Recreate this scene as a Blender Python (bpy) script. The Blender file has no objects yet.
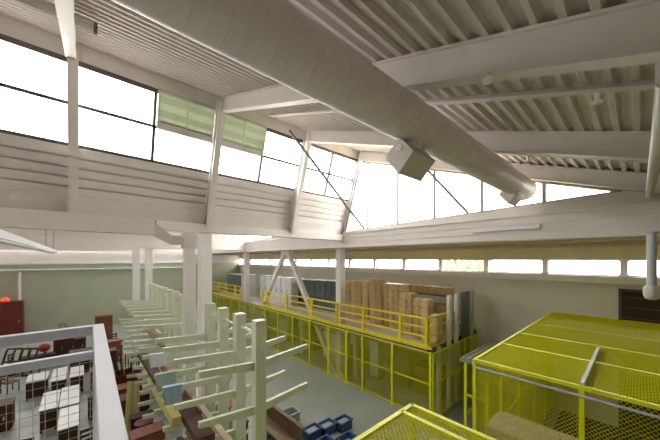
import bpy, math, random
from mathutils import Vector as V, Matrix
random.seed(7)
scene = bpy.context.scene
COL = scene.collection
F_ = 278.0; EYE = 5.7
CA, SA = 0.668, 0.744            # view direction: cos / sin of its angle from +X

def P(px, py, z):                # point at height z seen at pixel (used to lay the plan out once, in metres)
    d = (px-330)/F_; dep = F_*(EYE-z)/(py-259)
    return ((CA+SA*d)*dep, (SA-CA*d)*dep, z)
def Yat(px, X):
    d = (px-330)/F_
    return X*(SA-CA*d)/(CA+SA*d)

# ------------------------------------------------------------------ materials
def mat(name, col, rough=.55, metal=0., var=.06, scale=3., bump=0., bscale=40., emit=0.):
    m = bpy.data.materials.new(name); m.use_nodes = True
    nt = m.node_tree; b = nt.nodes['Principled BSDF']
    tc = nt.nodes.new('ShaderNodeTexCoord')
    n = nt.nodes.new('ShaderNodeTexNoise'); n.inputs['Scale'].default_value = scale; n.inputs['Detail'].default_value = 4
    nt.links.new(tc.outputs['Object'], n.inputs['Vector'])
    r = nt.nodes.new('ShaderNodeValToRGB')
    r.color_ramp.elements[0].position = .3; r.color_ramp.elements[1].position = .7
    r.color_ramp.elements[0].color = tuple(max(0, c*(1-var)) for c in col)+(1,)
    r.color_ramp.elements[1].color = tuple(min(1, c*(1+var)) for c in col)+(1,)
    nt.links.new(n.outputs['Fac'], r.inputs['Fac']); nt.links.new(r.outputs['Color'], b.inputs['Base Color'])
    b.inputs['Roughness'].default_value = rough; b.inputs['Metallic'].default_value = metal
    if bump:
        n2 = nt.nodes.new('ShaderNodeTexNoise'); n2.inputs['Scale'].default_value = bscale
        nt.links.new(tc.outputs['Object'], n2.inputs['Vector'])
        bp = nt.nodes.new('ShaderNodeBump'); bp.inputs['Strength'].default_value = bump
        nt.links.new(n2.outputs['Fac'], bp.inputs['Height']); nt.links.new(bp.outputs['Normal'], b.inputs['Normal'])
    if emit:
        b.inputs['Emission Color'].default_value = col+(1,); b.inputs['Emission Strength'].default_value = emit
    return m
def wood(name, c1, c2, axis='X', rough=.6):
    m = bpy.data.materials.new(name); m.use_nodes = True
    nt = m.node_tree; b = nt.nodes['Principled BSDF']
    tc = nt.nodes.new('ShaderNodeTexCoord'); mp = nt.nodes.new('ShaderNodeMapping')
    mp.inputs['Scale'].default_value = {'X': (1, 14, 14), 'Y': (14, 1, 14), 'Z': (14, 14, 1)}[axis]
    n = nt.nodes.new('ShaderNodeTexNoise'); n.inputs['Scale'].default_value = 2; n.inputs['Detail'].default_value = 6
    r = nt.nodes.new('ShaderNodeValToRGB')
    r.color_ramp.elements[0].position = .3; r.color_ramp.elements[0].color = c1+(1,)
    r.color_ramp.elements[1].position = .7; r.color_ramp.elements[1].color = c2+(1,)
    nt.links.new(tc.outputs['Object'], mp.inputs['Vector']); nt.links.new(mp.outputs['Vector'], n.inputs['Vector'])
    nt.links.new(n.outputs['Fac'], r.inputs['Fac']); nt.links.new(r.outputs['Color'], b.inputs['Base Color'])
    b.inputs['Roughness'].default_value = rough
    return m
def glass_mat():
    m = bpy.data.materials.new('clear_glass'); m.use_nodes = True
    nt = m.node_tree; nt.nodes.clear()
    o = nt.nodes.new('ShaderNodeOutputMaterial'); mx = nt.nodes.new('ShaderNodeMixShader')
    t = nt.nodes.new('ShaderNodeBsdfTransparent'); g = nt.nodes.new('ShaderNodeBsdfGlossy')
    g.inputs['Roughness'].default_value = .02; t.inputs['Color'].default_value = (.96, .97, .96, 1)
    mx.inputs['Fac'].default_value = .05
    nt.links.new(t.outputs[0], mx.inputs[1]); nt.links.new(g.outputs[0], mx.inputs[2]); nt.links.new(mx.outputs[0], o.inputs['Surface'])
    return m
M = dict(
 paint=mat('warm_white_paint', (.76, .715, .70), .5, var=.03, scale=1.2),
 deck=mat('ceiling_deck_paint', (.64, .595, .56), .55, var=.05, scale=1.5),
 beam=mat('ceiling_beam_paint', (.68, .635, .61), .45, var=.03),
 siding=mat('siding_paint', (.75, .70, .685), .5, var=.03),
 duct=mat('duct_grey_paint', (.80, .73, .755), .42, var=.05, scale=4, bump=.03),
 box=mat('diffuser_paint', (.62, .58, .53), .45, var=.04),
 mull=mat('dark_bronze_frame', (.10, .09, .085), .45),
 lightmull=mat('grey_frame', (.42, .40, .37), .45),
 shade=mat('dark_bounce_absorber', (.22, .18, .15), .8, var=.1, scale=2),  # dark tone made up for the unseen right wall, to cut bounced light
 colwhite=mat('white_column_paint', (.84, .81, .81), .4, var=.02),
 wall=mat('grey_cream_wall', (.78, .76, .70), .7, var=.04, scale=.8, bump=.05),
 green=mat('pale_green_wall', (.46, .50, .37), .65, var=.05, scale=.6),
 greenpipe=mat('green_grey_pipe', (.45, .52, .42), .45),
 floor=mat('sealed_concrete', (.33, .36, .345), .3, var=.10, scale=.9, bump=.03, bscale=12),
 ground=mat('outdoor_concrete', (.45, .45, .42), .9, var=.1, scale=.2),
 olive=mat('bounce_tinted_olive', (.62, .56, .36), .65, var=.05),  # olive yellow of bounced light put into the base colour
 rack=mat('pale_green_rack_paint', (.64, .68, .53), .42, var=.04),
 white=mat('white_paint', (.76, .77, .84), .4, var=.02),
 whitepipe=mat('white_pipe', (.80, .80, .82), .35, var=.02),
 bluepole=mat('blue_grey_pole', (.52, .55, .62), .4),
 yellow=mat('lemon_yellow_paint', (.74, .76, .008), .4, var=.05),
 orange=mat('safety_yellow_paint', (.86, .69, .008), .4, var=.05),
 mesh=mat('yellow_wire', (.60, .60, .006), .45, var=.05),
 railwire=mat('tan_wire', (.55, .47, .30), .4),
 grey=mat('grey_metal', (.38, .40, .40), .4, .3),
 palegrey=mat('pale_grey_metal', (.62, .62, .60), .45),
 darkteal=mat('dark_teal_metal', (.10, .135, .135), .3),
 dark=mat('near_black', (.03, .012, .009), .5),
 rod=mat('grey_rod', (.22, .20, .20), .4),
 card=mat('cardboard', (.47, .335, .155), .8, var=.13, scale=5),
 card2=mat('cardboard_light', (.56, .41, .20), .8, var=.12, scale=5),
 tape=mat('tape', (.62, .50, .32), .35),
 film=mat('white_film', (.75, .73, .70), .3),
 blinds=mat('green_blind', (.46, .52, .38), .6, var=.08),
 tan=wood('tan_board', (.46, .37, .24), (.62, .51, .34)),
 brown=wood('brown_wood', (.12, .08, .04), (.22, .15, .08), 'Y'),
 dbrown=wood('dark_red_wood', (.035, .009, .006), (.085, .024, .014), 'Y'),
 rust=wood('rust_board', (.17, .05, .018), (.27, .09, .035), 'Y'),
 olivewood=wood('yellow_board', (.40, .36, .10), (.52, .46, .16), 'Y'),
 red=mat('red_paint', (.42, .02, .018), .35),
 maroon=mat('maroon_paint', (.15, .02, .018), .5),
 redlight=mat('red_lamp', (1., .03, .01), .4, emit=1.5),
 blue=mat('blue_plastic', (.05, .09, .26), .4),
 lblue=mat('light_blue_plastic', (.28, .43, .55), .45),
 greyblue=mat('grey_green_plastic', (.36, .46, .46), .45),
 tabletop=mat('white_laminate', (.62, .62, .67), .3, var=.02),
 tube=mat('grey_green_sheet', (.30, .33, .26), .4, .2),
 leaf=mat('leaf_green', (.24, .30, .12), .7, var=.3, scale=2),
 bark=mat('bark', (.12, .09, .06), .9, var=.2),
 lamp=mat('lamp_white', (.88, .88, .92), .3, var=.01),
 blinds_lit=mat('lit_stripe_green', (.60, .63, .52), .6, var=.06),  # paler slat copy, paints the light stripes between slats into the colour
 glass=glass_mat(),

)

def translucent(m, fac):
    nt = m.node_tree; b = nt.nodes['Principled BSDF']; o = nt.nodes['Material Output']
    t = nt.nodes.new('ShaderNodeBsdfTranslucent'); mx = nt.nodes.new('ShaderNodeMixShader'); mx.inputs['Fac'].default_value = fac
    nt.links.new(b.inputs['Base Color'].links[0].from_socket, t.inputs['Color'])
    nt.links.new(b.outputs[0], mx.inputs[1]); nt.links.new(t.outputs[0], mx.inputs[2]); nt.links.new(mx.outputs[0], o.inputs['Surface'])
translucent(M['blinds'], .07); translucent(M['blinds_lit'], .16)

# ------------------------------------------------------------------ mesh builder
ORG = {}
class MB:
    def __init__(s): s.v = []; s.f = []; s.sm = False
    def hexa(s, p):              # 8 points: bottom ring 0-3, top ring 4-7
        b = len(s.v); s.v += [tuple(q) for q in p]
        s.f += [tuple(b+i for i in q) for q in ((3,2,1,0),(4,5,6,7),(0,1,5,4),(1,2,6,5),(2,3,7,6),(3,0,4,7))]
        return s
    def box(s, x0, x1, y0, y1, z0, z1):
        return s.hexa([(x0,y0,z0),(x1,y0,z0),(x1,y1,z0),(x0,y1,z0),(x0,y0,z1),(x1,y0,z1),(x1,y1,z1),(x0,y1,z1)])
    def ob(s, c, u, v, w):       # oriented box, half-axes u v w
        c, u, v, w = V(c), V(u), V(v), V(w)
        return s.hexa([c-u-v-w, c+u-v-w, c+u+v-w, c-u+v-w, c-u-v+w, c+u-v+w, c+u+v+w, c-u+v+w])
    def bar(s, p, q, w, h, up=(0,0,1)):
        p, q = V(p), V(q); d = (q-p); L = d.length; d.normalize()
        up = V(up)
        if abs(d.dot(up)) > .98: up = V((1,0,0))
        sd = d.cross(up).normalized(); u2 = sd.cross(d).normalized()
        return s.ob((p+q)/2, d*L/2, sd*w/2, u2*h/2)
    def tube(s, p, q, r, n=8, r2=None):
        p, q = V(p), V(q); d = (q-p).normalized(); r2 = r if r2 is None else r2
        a = d.cross(V((0,0,1)) if abs(d.z) < .9 else V((1,0,0))).normalized(); c = d.cross(a)
        b = len(s.v)
        for k in range(n):
            t = 2*math.pi*k/n; o = a*math.cos(t)+c*math.sin(t)
            s.v.append(tuple(p+o*r)); s.v.append(tuple(q+o*r2))
        for k in range(n):
            i, j = b+2*k, b+2*((k+1) % n); s.f.append((i, j, j+1, i+1))
        s.f.append(tuple(b+2*k for k in range(n))[::-1]); s.f.append(tuple(b+2*k+1 for k in range(n)))
        if n > 5: s.sm = True
        return s
    def lathe(s, o, axis, prof, n=20, closed=True):
        o = V(o); d = V(axis).normalized(); a = d.cross(V((0,0,1)) if abs(d.z) < .9 else V((1,0,0))).normalized(); c = d.cross(a)
        b = len(s.v)
        for (t, r) in prof:
            for k in range(n):
                w = 2*math.pi*k/n; s.v.append(tuple(o+d*t+(a*math.cos(w)+c*math.sin(w))*r))
        for i in range(len(prof)-1):
            for k in range(n):
                k2 = (k+1) % n; s.f.append((b+i*n+k, b+i*n+k2, b+(i+1)*n+k2, b+(i+1)*n+k))
        if closed:
            s.f.append(tuple(b+k for k in range(n))[::-1]); e = b+(len(prof)-1)*n; s.f.append(tuple(e+k for k in range(n)))
        s.sm = True
        return s
    def prism(s, pts, d):        # polygon extruded by d
        d = V(d); n = len(pts); b = len(s.v)
        s.v += [tuple(p) for p in pts]+[tuple(V(p)+d) for p in pts]
        s.f.append(tuple(b+k for k in range(n))[::-1]); s.f.append(tuple(b+n+k for k in range(n)))
        for k in range(n):
            k2 = (k+1) % n; s.f.append((b+k, b+k2, b+n+k2, b+n+k))
        return s
    def arc(s, c, r, a0, a1, w, ax='XZ', n=10):
        pts = []
        for k in range(n+1):
            t = a0+(a1-a0)*k/n
            pts.append((c[0]+r*math.cos(t), c[1], c[2]+r*math.sin(t)) if ax == 'XZ' else (c[0], c[1]+r*math.cos(t), c[2]+r*math.sin(t)))
        for k in range(n): s.tube(pts[k], pts[k+1], w, 6)
        return s
    def diamond(s, o, u, v, w, h, sp, r):   # woven wire filling the rectangle o + u*[0,w] + v*[0,h]
        o, u, v = V(o), V(u), V(v); st = sp*math.sqrt(2)
        for sg in (1, -1):
            k = -math.ceil(h/st)*st
            while k < w+h:
                # line a = k + sg*b
                ab = []
                a0, a1 = (max(0, k), min(w, k+h)) if sg == 1 else (max(0, k-h), min(w, k))
                if a1-a0 > .02:
                    b0, b1 = ((a0-k), (a1-k)) if sg == 1 else (k-a0, k-a1)
                    s.tube(o+u*a0+v*b0, o+u*a1+v*b1, r, 3)
                k += st
        return s
    def build(s, name, m, parent=None, bevel=0):
        me = bpy.data.meshes.new(name)
        off = ORG.get(parent.name, V((0,0,0))) if parent else V((0,0,0))
        me.from_pydata([tuple(V(p)-off) for p in s.v], [], s.f); me.update()
        me.materials.append(M[m] if isinstance(m, str) else m)
        if s.sm:
            for p in me.polygons: p.use_smooth = True
            try: me.set_sharp_from_angle(angle=math.radians(40))
            except Exception: pass
        o = bpy.data.objects.new(name, me); COL.objects.link(o)
        if parent: o.parent = parent; ORG[o.name] = off
        if bevel:
            b = o.modifiers.new('bevel', 'BEVEL'); b.width = bevel; b.segments = 2; b.limit_method = 'ANGLE'
        return o
def tag(o, label, cat, group=None):
    o['label'] = label; o['category'] = cat
    if group: o['group'] = group
    return o
def st(o): o['kind'] = 'structure'; return o
def thing(name, label, cat, loc, group=None):
    o = bpy.data.objects.new(name, None); o.empty_display_size = .2; COL.objects.link(o); o.location = loc
    ORG[o.name] = V(loc)
    return tag(o, label, cat, group)
def structure_root(name, loc):
    o = bpy.data.objects.new(name, None); COL.objects.link(o); o.location = loc; ORG[o.name] = V(loc)
    return st(o)
def dup(root, loc, label=None):
    r = root.copy(); COL.objects.link(r); r.location = loc
    if label: r['label'] = label
    for ch in root.children:
        c = ch.copy(); COL.objects.link(c); c.parent = r
        for g in ch.children:
            d = g.copy(); COL.objects.link(d); d.parent = c
    return r
ORD = ['first','second','third','fourth','fifth','sixth','seventh','eighth','ninth','tenth','eleventh','twelfth','thirteenth','fourteenth']

# ------------------------------------------------------------------ the building
XB, XE, XW = -9.0, 9.2, 13.6           # back wall, end of the high bay, far wall
YR, YL = -3.2, 30.6                    # right wall, left wall
PITCH = 10.4
SL = .345
def roof(y): return 7.65+SL*y
st(MB().box(XB-.3, XW+.3, YR-.3, YL+.3, -.2, 0).build('floor', 'floor'))
st(MB().box(-80, 120, -80, 120, -.4, -.22).build('ground', 'ground'))
st(MB().box(XB-.2, XB, YR, YL, 0, 10.6).build('wall_back', 'wall'))
st(MB().box(XB-.2, XW+.2, YR-.2, YR, 0, 7.2).build('wall_right', 'shade'))
# far wall with the strip of windows
WS, WT = 5.13, 5.69
st(MB().box(XW, XW+.25, YR, YL, 0, WS).build('wall_far', 'wall'))
st(MB().box(XW, XW+.25, YR, YL, WT, 6.6).build('wall_far_header', 'olive'))
st(MB().box(XW-.22, XW+.26, YR, YL, 4.86, WS-.02).build('trim_1', 'colwhite', bevel=.01))
mull = [.35+2.133*k for k in range(-1, 15)]
for k in range(len(mull)-1):
    y0, y1 = mull[k], mull[k+1]
    r = structure_root('window_%d' % (20+k), (XW+.1, y0, WS))
    m = MB()
    m.box(XW-.02, XW+.2, y0-.09, y0+.09, WS-.03, WT)
    m.box(XW, XW+.15, y0, y1, WT-.04, WT); m.box(XW, XW+.15, y0, y1, WS-.03, WS+.02)
    for (ya, s) in ((y0+.075, 1), (y1-.075, -1)):          # chamfered corners of the opening
        for (za, t) in ((WS+.02, 1), (WT-.04, -1)):
            m.prism([(XW, ya, za), (XW, ya+s*.07, za), (XW, ya, za+t*.07)], (.12, 0, 0))
    m.build('window_frame', 'paint', r)
    MB().box(XW+.10, XW+.11, y0+.075, y1-.075, WS+.02, WT-.04).build('window_pane', 'glass', r)
    MB().box(XW-.20, XW-.02, y0-.14, y0+.14, WS-.06, WS+.03).build('window_clip', 'white', r)
# low aisle ceiling, end beam
st(MB().box(XE+.62, XW, YR, YL, 6.16, 6.3).box(XE+.1, XE+.62, YR, YL, 6.31, 6.34).build('ceiling_aisle', 'olive'))
st(MB().box(XE-.15, XE+.12, YR, YL, 6.27, 6.88).box(XE-.17, XE-.15, YR, YL, 6.44, 6.47).box(XE-.17, XE-.15, YR, YL, 6.66, 6.70).box(XE-.24, XE+.62, YR, YL, 6.23, 6.28).box(XE-.19, XE+.12, YR, YL, 6.86, 6.91).build('trim_2', 'paint'))
for k, (a, b) in enumerate(((XE+1.2, .045), (XE+2.9, .03))):
    tag(MB().tube((a, -3, 6.157-b), (a, 30, 6.157-b), b, 8).build('conduit', 'tape'), ['thick conduit under the low aisle ceiling nearest the tall hall', 'thin conduit under the low aisle ceiling nearest the strip windows'][k], 'pipe')

# back wall of the hall beyond the racks
st(MB().box(XB, XW, YL, YL+.2, 0, 5.35).build('wall_left', 'green'))
st(MB().box(XB, XW, YL, YL+.2, 5.35, 6.9).build('wall_left_upper', 'paint'))
st(MB().box(XB, XW, YL-.12, YL, 5.28, 5.42).build('trim_3', 'paint'))
tag(MB().tube((XB+.1, YL-.35, 4.85), (9, YL-.35, 4.85), .10, 10).build('wall_pipe', 'greenpipe'), 'long grey green horizontal pipe along the pale green back wall', 'pipe')
xp = P(19.5, 330, .9)[0]
tag(MB().tube((-3.34, YL-.12, 0), (-3.34, YL-.12, 4.77), .09, 10).build('downpipe', 'whitepipe'), 'pale vertical pipe down the green back wall beside the maroon cabinet', 'pipe')

def clY(z): return 9.4-(z-6.83)*.326     # leaning clerestory plane of the first bay
LN = V((0, -1, -.326)).normalized()       # its normal, into the hall
wn = 1
for bay in range(3):
    dy = PITCH*bay
    def C(x, z, off=0): return V((x, clY(z)+dy, z))+LN*off
    # roof deck with deep ribs
    pts = []
    y = YR if bay == 0 else -.9
    y1 = 8.45
    while y < y1:
        for (a, dz) in ((0, -.075), (.055, -.075), (.085, 0), (.17, 0)):
            pts.append((y+a, roof(y+a)+dz))
        y += .2
    m = MB(); b = 0
    xa, xb = XB, XE+.25
    for (yy, zz) in pts: m.v += [(xa, yy+dy, zz), (xb, yy+dy, zz)]
    for i in range(len(pts)-1): m.f.append((2*i, 2*i+1, 2*i+3, 2*i+2))
    y0 = pts[0][0]; yn = pts[-1][0]
    n = len(m.v); m.v += [(xa, y0+dy, roof(y0)+.15), (xb, y0+dy, roof(y0)+.15), (xa, yn+dy, roof(yn)+.15), (xb, yn+dy, roof(yn)+.15)]
    m.f.append((n, n+2, n+3, n+1))
    st(m.build('ceiling_%d' % (bay+1) if bay else 'ceiling', 'deck'))
    # fascia above the glass, siding below it
    f = MB()
    f.hexa([C(XB, 10.08, 0), C(XE, 10.08, 0), C(XE, 10.08, -.15), C(XB, 10.08, -.15), C(XB, 10.52, 0), C(XE, 10.52, 0), C(XE, 10.52, -.15), C(XB, 10.52, -.15)])
    st(f.build('trim_%d' % (10+bay), 'siding'))
    s = MB()
    def band(z0, z1, o0, o1):
        s.hexa([C(XB, z0, o0), C(XE, z0, o0), C(XE, z0, -.15), C(XB, z0, -.15), C(XB, z1, o1), C(XE, z1, o1), C(XE, z1, -.15), C(XB, z1, -.15)])
    band(6.80, 7.27, .10, .10)
    for k in range(4):
        z = 7.27+.215*k; band(z, z+.17, .05, .05); band(z+.17, z+.215, -.03, -.03)
    band(8.13, 8.34, .04, .04)
    st(s.build('wall_clerestory' + ('' if bay == 0 else '_%d' % (bay+1)), 'siding'))
    # clerestory windows, one per bay between leaning posts
    xs = [-8.9, -6.2, -3.1, -.12, 3.03, 6.2, XE-.05]
    for i in range(len(xs)-1):
        x0, x1 = xs[i], xs[i+1]
        r = structure_root('window_%d' % (40+wn), (x0, 9+dy, 8.34)); wn += 1
        fr = MB()
        def fb(xa_, xb_, za, zb):
            fr.hexa([C(xa_, za, .03), C(xb_, za, .03), C(xb_, za, -.06), C(xa_, za, -.06), C(xa_, zb, .03), C(xb_, zb, .03), C(xb_, zb, -.06), C(xa_, zb, -.06)])
        fb(x0, x1, 8.34, 8.41); fb(x0, x1, 10.0, 10.10); fb(x0, x1, 9.19, 9.26)
        for xx in (x0+.03, (x0+x1)/2, x1-.03): fb(xx-.035, xx+.035, 8.40, 10.0)
        fr.build('window_frame', 'mull', r)
        xm = (x0+x1)/2
        for (a, b_) in ((x0, xm), (xm, x1)):
            for (za, zb) in ((8.4, 9.2), (9.25, 10.0)):
                MB().hexa([C(a+.03, za, -.01), C(b_-.03, za, -.01), C(b_-.03, za, -.02), C(a+.03, za, -.02), C(a+.03, zb, -.01), C(b_-.03, zb, -.01), C(b_-.03, zb, -.02), C(a+.03, zb, -.02)]).build('window_pane', 'glass', r)
    # leaning posts
    for i, x in enumerate(xs[3:] if bay == 0 else []):
        p = MB()
        for (w, a, b_) in ((.09, .06, .10), (.03, .10, .32), (.09, .32, .36)):
            p.hexa([C(x-w, 6.80, a), C(x+w, 6.80, a), C(x+w, 6.80, b_), C(x-w, 6.80, b_), C(x-w, 10.3, a), C(x+w, 10.3, a), C(x+w, 10.3, b_), C(x-w, 10.3, b_)])
        o = p.build('window_post', 'paint')
        tag(o, 'leaning white window post ' + ['farthest left, reaching the leftmost roof beam', 'standing between the two green blinds', 'right of the green blinds in mid view', 'at the corner with the end glazing'][i], 'post', 'leaning window posts')
    # roof beams along the slope
    for i, x in enumerate([-.15, 3.1, 6.2, XE-.1] if bay == 0 else []):
        ya, yb = YR, 8.15
        t = thing('roof_beam', 'sloping white roof beam ' + ['above the leftmost leaning post', 'nearest of those passing over the big duct', 'in the middle over the big duct', 'above the triangular end glazing'][i], 'beam', (x, ya, roof(ya)), 'sloping roof beams')
        for (w, o0, o1, nm) in ((.05, -.34, -.03, 'web'), (.085, -.39, -.34, 'lower_flange'), (.085, -.03, 0, 'upper_flange')):
            (A, z0), (B, z1) = (ya+dy, roof(ya)-.075), (yb+dy, roof(yb)-.075)
            MB().hexa([(x-w, A, z0+o0), (x+w, A, z0+o0), (x+w, B, z1+o0), (x-w, B, z1+o0), (x-w, A, z0+o1), (x+w, A, z0+o1), (x+w, B, z1+o1), (x-w, B, z1+o1)]).build(nm, 'beam', t)
    # gutter at the foot of the clerestory
    if bay == 0:
        g = thing('box_gutter', 'white box gutter under the clerestory wall, bending into a square downpipe', 'gutter', (2.43, 8.9, 0))
        MB().box(XB+.1, 1.55, 9.02, 9.32, 6.38, 6.80).build('gutter_run', 'paint', g)
        MB().hexa([(1.55, 9.0, 6.38), (1.92, 8.85, 6.12), (1.92, 9.05, 6.12), (1.55, 9.3, 6.38), (1.55, 9.0, 6.72), (1.92, 8.85, 6.36), (1.92, 9.05, 6.36), (1.55, 9.3, 6.72)]).build('gutter_offset', 'paint', g)
        MB().box(1.92, 2.22, 8.82, 9.06, 6.12, 6.36).build('gutter_neck', 'paint', g)
        MB().box(2.20, 2.58, 8.70, 9.02, 6.02, 6.50).build('leader_head', 'paint', g, bevel=.015)
        MB().box(2.24, 2.54, 8.73, 8.99, 0, 6.02).build('downpipe', 'colwhite', g, bevel=.015)
        st(MB().box(1.6, XE, 9.12, 9.5, 6.55, 6.80).build('trim_20', 'paint'))
    else:
        st(MB().box(XB, XE, 9.1+dy, 9.5+dy, 6.38, 6.82).box(XB, XE, 8.98+dy, 9.1+dy, 6.34, 6.42).build('trim_%d' % (20+bay), 'paint'))
    # end wall glazing
    def zb(y): return 6.95+(9.4-y)*.0326
    def zt(y): return roof(y)-.50
    r = structure_root('window_%d' % (1+bay), (XE, dy, 7))
    ys = [.30, 1.7, 3.24, 4.78, 6.28, 7.80, 8.9]
    fr = MB()
    for yy in ys[1:-1]: fr.box(XE-.03, XE+.03, yy-.045+dy, yy+.045+dy, zb(yy), zt(yy))
    fr.bar((XE, .28+dy, zt(.28)), (XE, 8.3+dy, zt(8.3)), .07, .06, (0, 0, 1))
    fr.bar((XE, .28+dy, zb(.28)), (XE, 9.4+dy, zb(9.4)), .07, .05, (0, 0, 1))
    fr.build('window_frame', 'lightmull', r)
    for i in range(len(ys)-1):
        a, b_ = ys[i], ys[i+1]
        tb = min(zt(b_), 9.9)
        if i == len(ys)-2:
            q = [(XE, a+dy, zb(a)), (XE, 9.25+dy, zb(9.25)), (XE, 8.3+dy, zt(8.3)), (XE, a+dy, zt(a))]
        else:
            q = [(XE, a+dy, zb(a)), (XE, b_+dy, zb(b_)), (XE, b_+dy, tb), (XE, a+dy, zt(a))]
        MB().prism(q, (.01, 0, 0)).build('window_pane', 'glass', r)
    # wedge under the glazing, strip above it
    lo = YR if bay == 0 else -.9
    w = MB().prism([(XE-.06, lo+dy, 6.88), (XE-.06, 9.5+dy, 6.88), (XE-.06, 9.5+dy, 6.93), (XE-.06, .3+dy, zb(.3)-.02), (XE-.06, lo+dy, zt(lo) if zt(lo) > 6.9 else 6.9)], (.16, 0, 0))
    w.prism([(XE-.02, lo+dy, zt(lo)), (XE-.02, 8.35+dy, zt(8.35)), (XE-.02, 8.35+dy, roof(8.35)), (XE-.02, lo+dy, roof(lo))], (.16, 0, 0))
    st(w.build('wall_gable_%d' % (bay+1), 'beam'))
    # back gable (behind the camera)
    st(MB().prism([(XB-.15, lo+dy, 6.3), (XB-.15, 9.5+dy, 6.3), (XB-.15, 9.4+dy, 6.9), (XB-.15, 8.3+dy, 10.6), (XB-.15, lo+dy, roof(lo)+.1)], (.1, 0, 0)).build('wall_back_gable_%d' % (bay+1), 'wall'))

# columns
for (x, y, lab) in ((2.98, 9.36, 'white square column beside the square downpipe under the near clerestory'),
                    (9.55, 9.86, 'white square column behind the yellow railing by the cardboard stacks'),
                    (3.06, 19.75, 'distant white column beyond the racks, right of the distant pair'),
                    (2.40, 19.5, 'distant white column beyond the racks, left of the distant pair'),
                    (9.55, 20.3, 'white column beside the left foot of the white brace frame')):
    c = thing('steel_column', lab, 'column', (x, y, 0))
    top = 6.8 if (x < 3.1 and y < 10) else 6.28 if x > 9 else 6.36
    MB().box(x-.17, x+.17, y-.17, y+.17, .03, top).build('shaft', 'colwhite', c, bevel=.012)
    MB().box(x-.26, x+.26, y-.26, y+.26, 0, .03).build('base_plate', 'paint', c)
pl = thing('drop_pipe', 'blue grey pipe with round nozzle hanging from the end beam at right edge', 'pipe', (8.95, -.17, 6.27))
MB().tube((8.95, -.17, 5.12), (8.95, -.17, 6.23), .075, 16).build('pipe_run', 'bluepole', pl)
MB().lathe((8.95, -.17, 4.84), (0, 0, 1), [(0, .05), (.03, .10), (.10, .125), (.24, .125), (.30, .09)], 18).build('nozzle', 'palegrey', pl)
MB().lathe((8.95, -.17, 6.22), (0, 0, 1), [(0, .1), (.05, .12)], 16).build('collar', 'bluepole', pl)
# inverted V brace under the end beam
bf = thing('steel_brace', 'white inverted V steel brace rising behind the yellow railing', 'brace', (9.57, 14.7, 0))
BX = 9.57
MB().bar((BX, 14.5, 6.05), (BX, 10.25, .05), .24, .24, (1, 0, 0)).build('leg', 'paint', bf)
MB().bar((BX, 14.9, 6.05), (BX, 19.6, .05), .24, .24, (1, 0, 0)).build('leg', 'paint', bf)
MB().box(BX-.14, BX+.14, 14.25, 15.15, 5.95, 6.27).build('gusset', 'paint', bf)
MB().box(BX-.18, BX+.18, 10.0, 10.5, 0, .06).build('foot', 'paint', bf); MB().box(BX-.18, BX+.18, 19.35, 19.85, 0, .06).build('foot', 'paint', bf)

# ------------------------------------------------------------------ services under the roof
d = thing('ventilation_duct', 'very large round grey ventilation duct crossing under the sloping roof', 'duct', (2, 2.12, 7.6))
prof = []; x = 0
while x < 14.0:
    prof += [(x, .28), (x+.110, .28), (x+.114, .2822), (x+.120, .2822), (x+.124, .28)]; x += .125
MB().lathe((-4.95, 2.12, 7.6), (1, 0, 0), prof, 40).build('duct_tube', 'duct', d)
for xx in (-1.9, 1.2, 4.9, 8.0):
    MB().lathe((xx, 2.12, 7.6), (1, 0, 0), [(0, .281), (0, .285), (.06, .285), (.06, .281)], 32, False).build('joint_band', 'duct', d)
MB().lathe((9.03, 2.12, 7.6), (1, 0, 0), [(0, .285), (.01, .292), (.05, .292), (.06, .27)], 32).build('end_cap', 'box', d)
for x in (.0, 3.1, 6.2):
    MB().box(x-.02, x+.02, 2.10, 2.14, 7.87, 8.0).build('hanger', 'duct', d)
for (x0, zo, lab) in ((3.2, 0, 'square grey air outlet box hanging tilted under the big duct, nearer one'), (7.9, .22, 'square grey air outlet box under the far end of the big duct')):
    b = thing('air_outlet', lab, 'vent', (x0, 2.2, 6.85+zo))
    pr = [(2.40, 7.12+zo), (2.18, 6.85+zo), (1.95, 7.10+zo), (2.17, 7.36+zo)]
    MB().prism([(x0, a, z) for a, z in pr], (.58, 0, 0)).build('box', 'box', b, bevel=.006)
    MB().lathe((x0-.012, 2.17, 7.2+zo), (1, 0, 0), [(0, .05), (.02, .055)], 12).build('damper_knob', 'duct', b)
    g = MB()
    nrm = V((0, -.27, .23)).normalized()
    for t in (.2, .35, .5, .65, .8):
        p = V((x0+.05, 2.40+(2.18-2.40)*t, 7.12+zo+(6.85-7.12)*t))
        g.bar(p, p+V((.48, 0, 0)), .02, .02)
    g.build('grille', 'lightmull', b)
    MB().tube((x0+.29, 2.15, 7.25+zo), (x0+.29, 2.12, 7.42+zo*.6), .13, 14).build('collar', 'duct', b)

def slope_pipe(x, ya, yb, drop, r, lab, heads):
    t = thing('sprinkler_pipe', lab, 'pipe', (x, ya, roof(ya)-drop))
    MB().tube((x, ya, roof(ya)-drop), (x, yb, roof(yb)-drop), r, 10).build('pipe_run', 'beam', t)
    MB().tube((x-.07, ya, roof(ya)-drop-.03), (x-.07, yb, roof(yb)-drop-.03), .015, 6).build('conduit', 'palegrey', t)
    for yy in (-2, .9, 4.0, 7.0):
        MB().box(x-.012, x+.012, yy-.012, yy+.012, roof(yy)-drop, roof(yy)-.01).build('hanger', 'beam', t)
    for yy in heads:
        h = MB().lathe((x, yy, roof(yy)-drop-.16), (0, 0, 1), [(0, .05), (.02, .06), (.04, .02), (.08, .03), (.14, .03)], 12).build('sprinkler_head', 'lamp', t)
slope_pipe(4.35, -3, 7.6, .14, .05, 'white sloping sprinkler pipe between the two nearest roof beams', (.32, 3.6))
slope_pipe(7.6, -3, 7.6, .14, .045, 'white sloping sprinkler pipe between middle and end roof beams', (1.7,))
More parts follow.
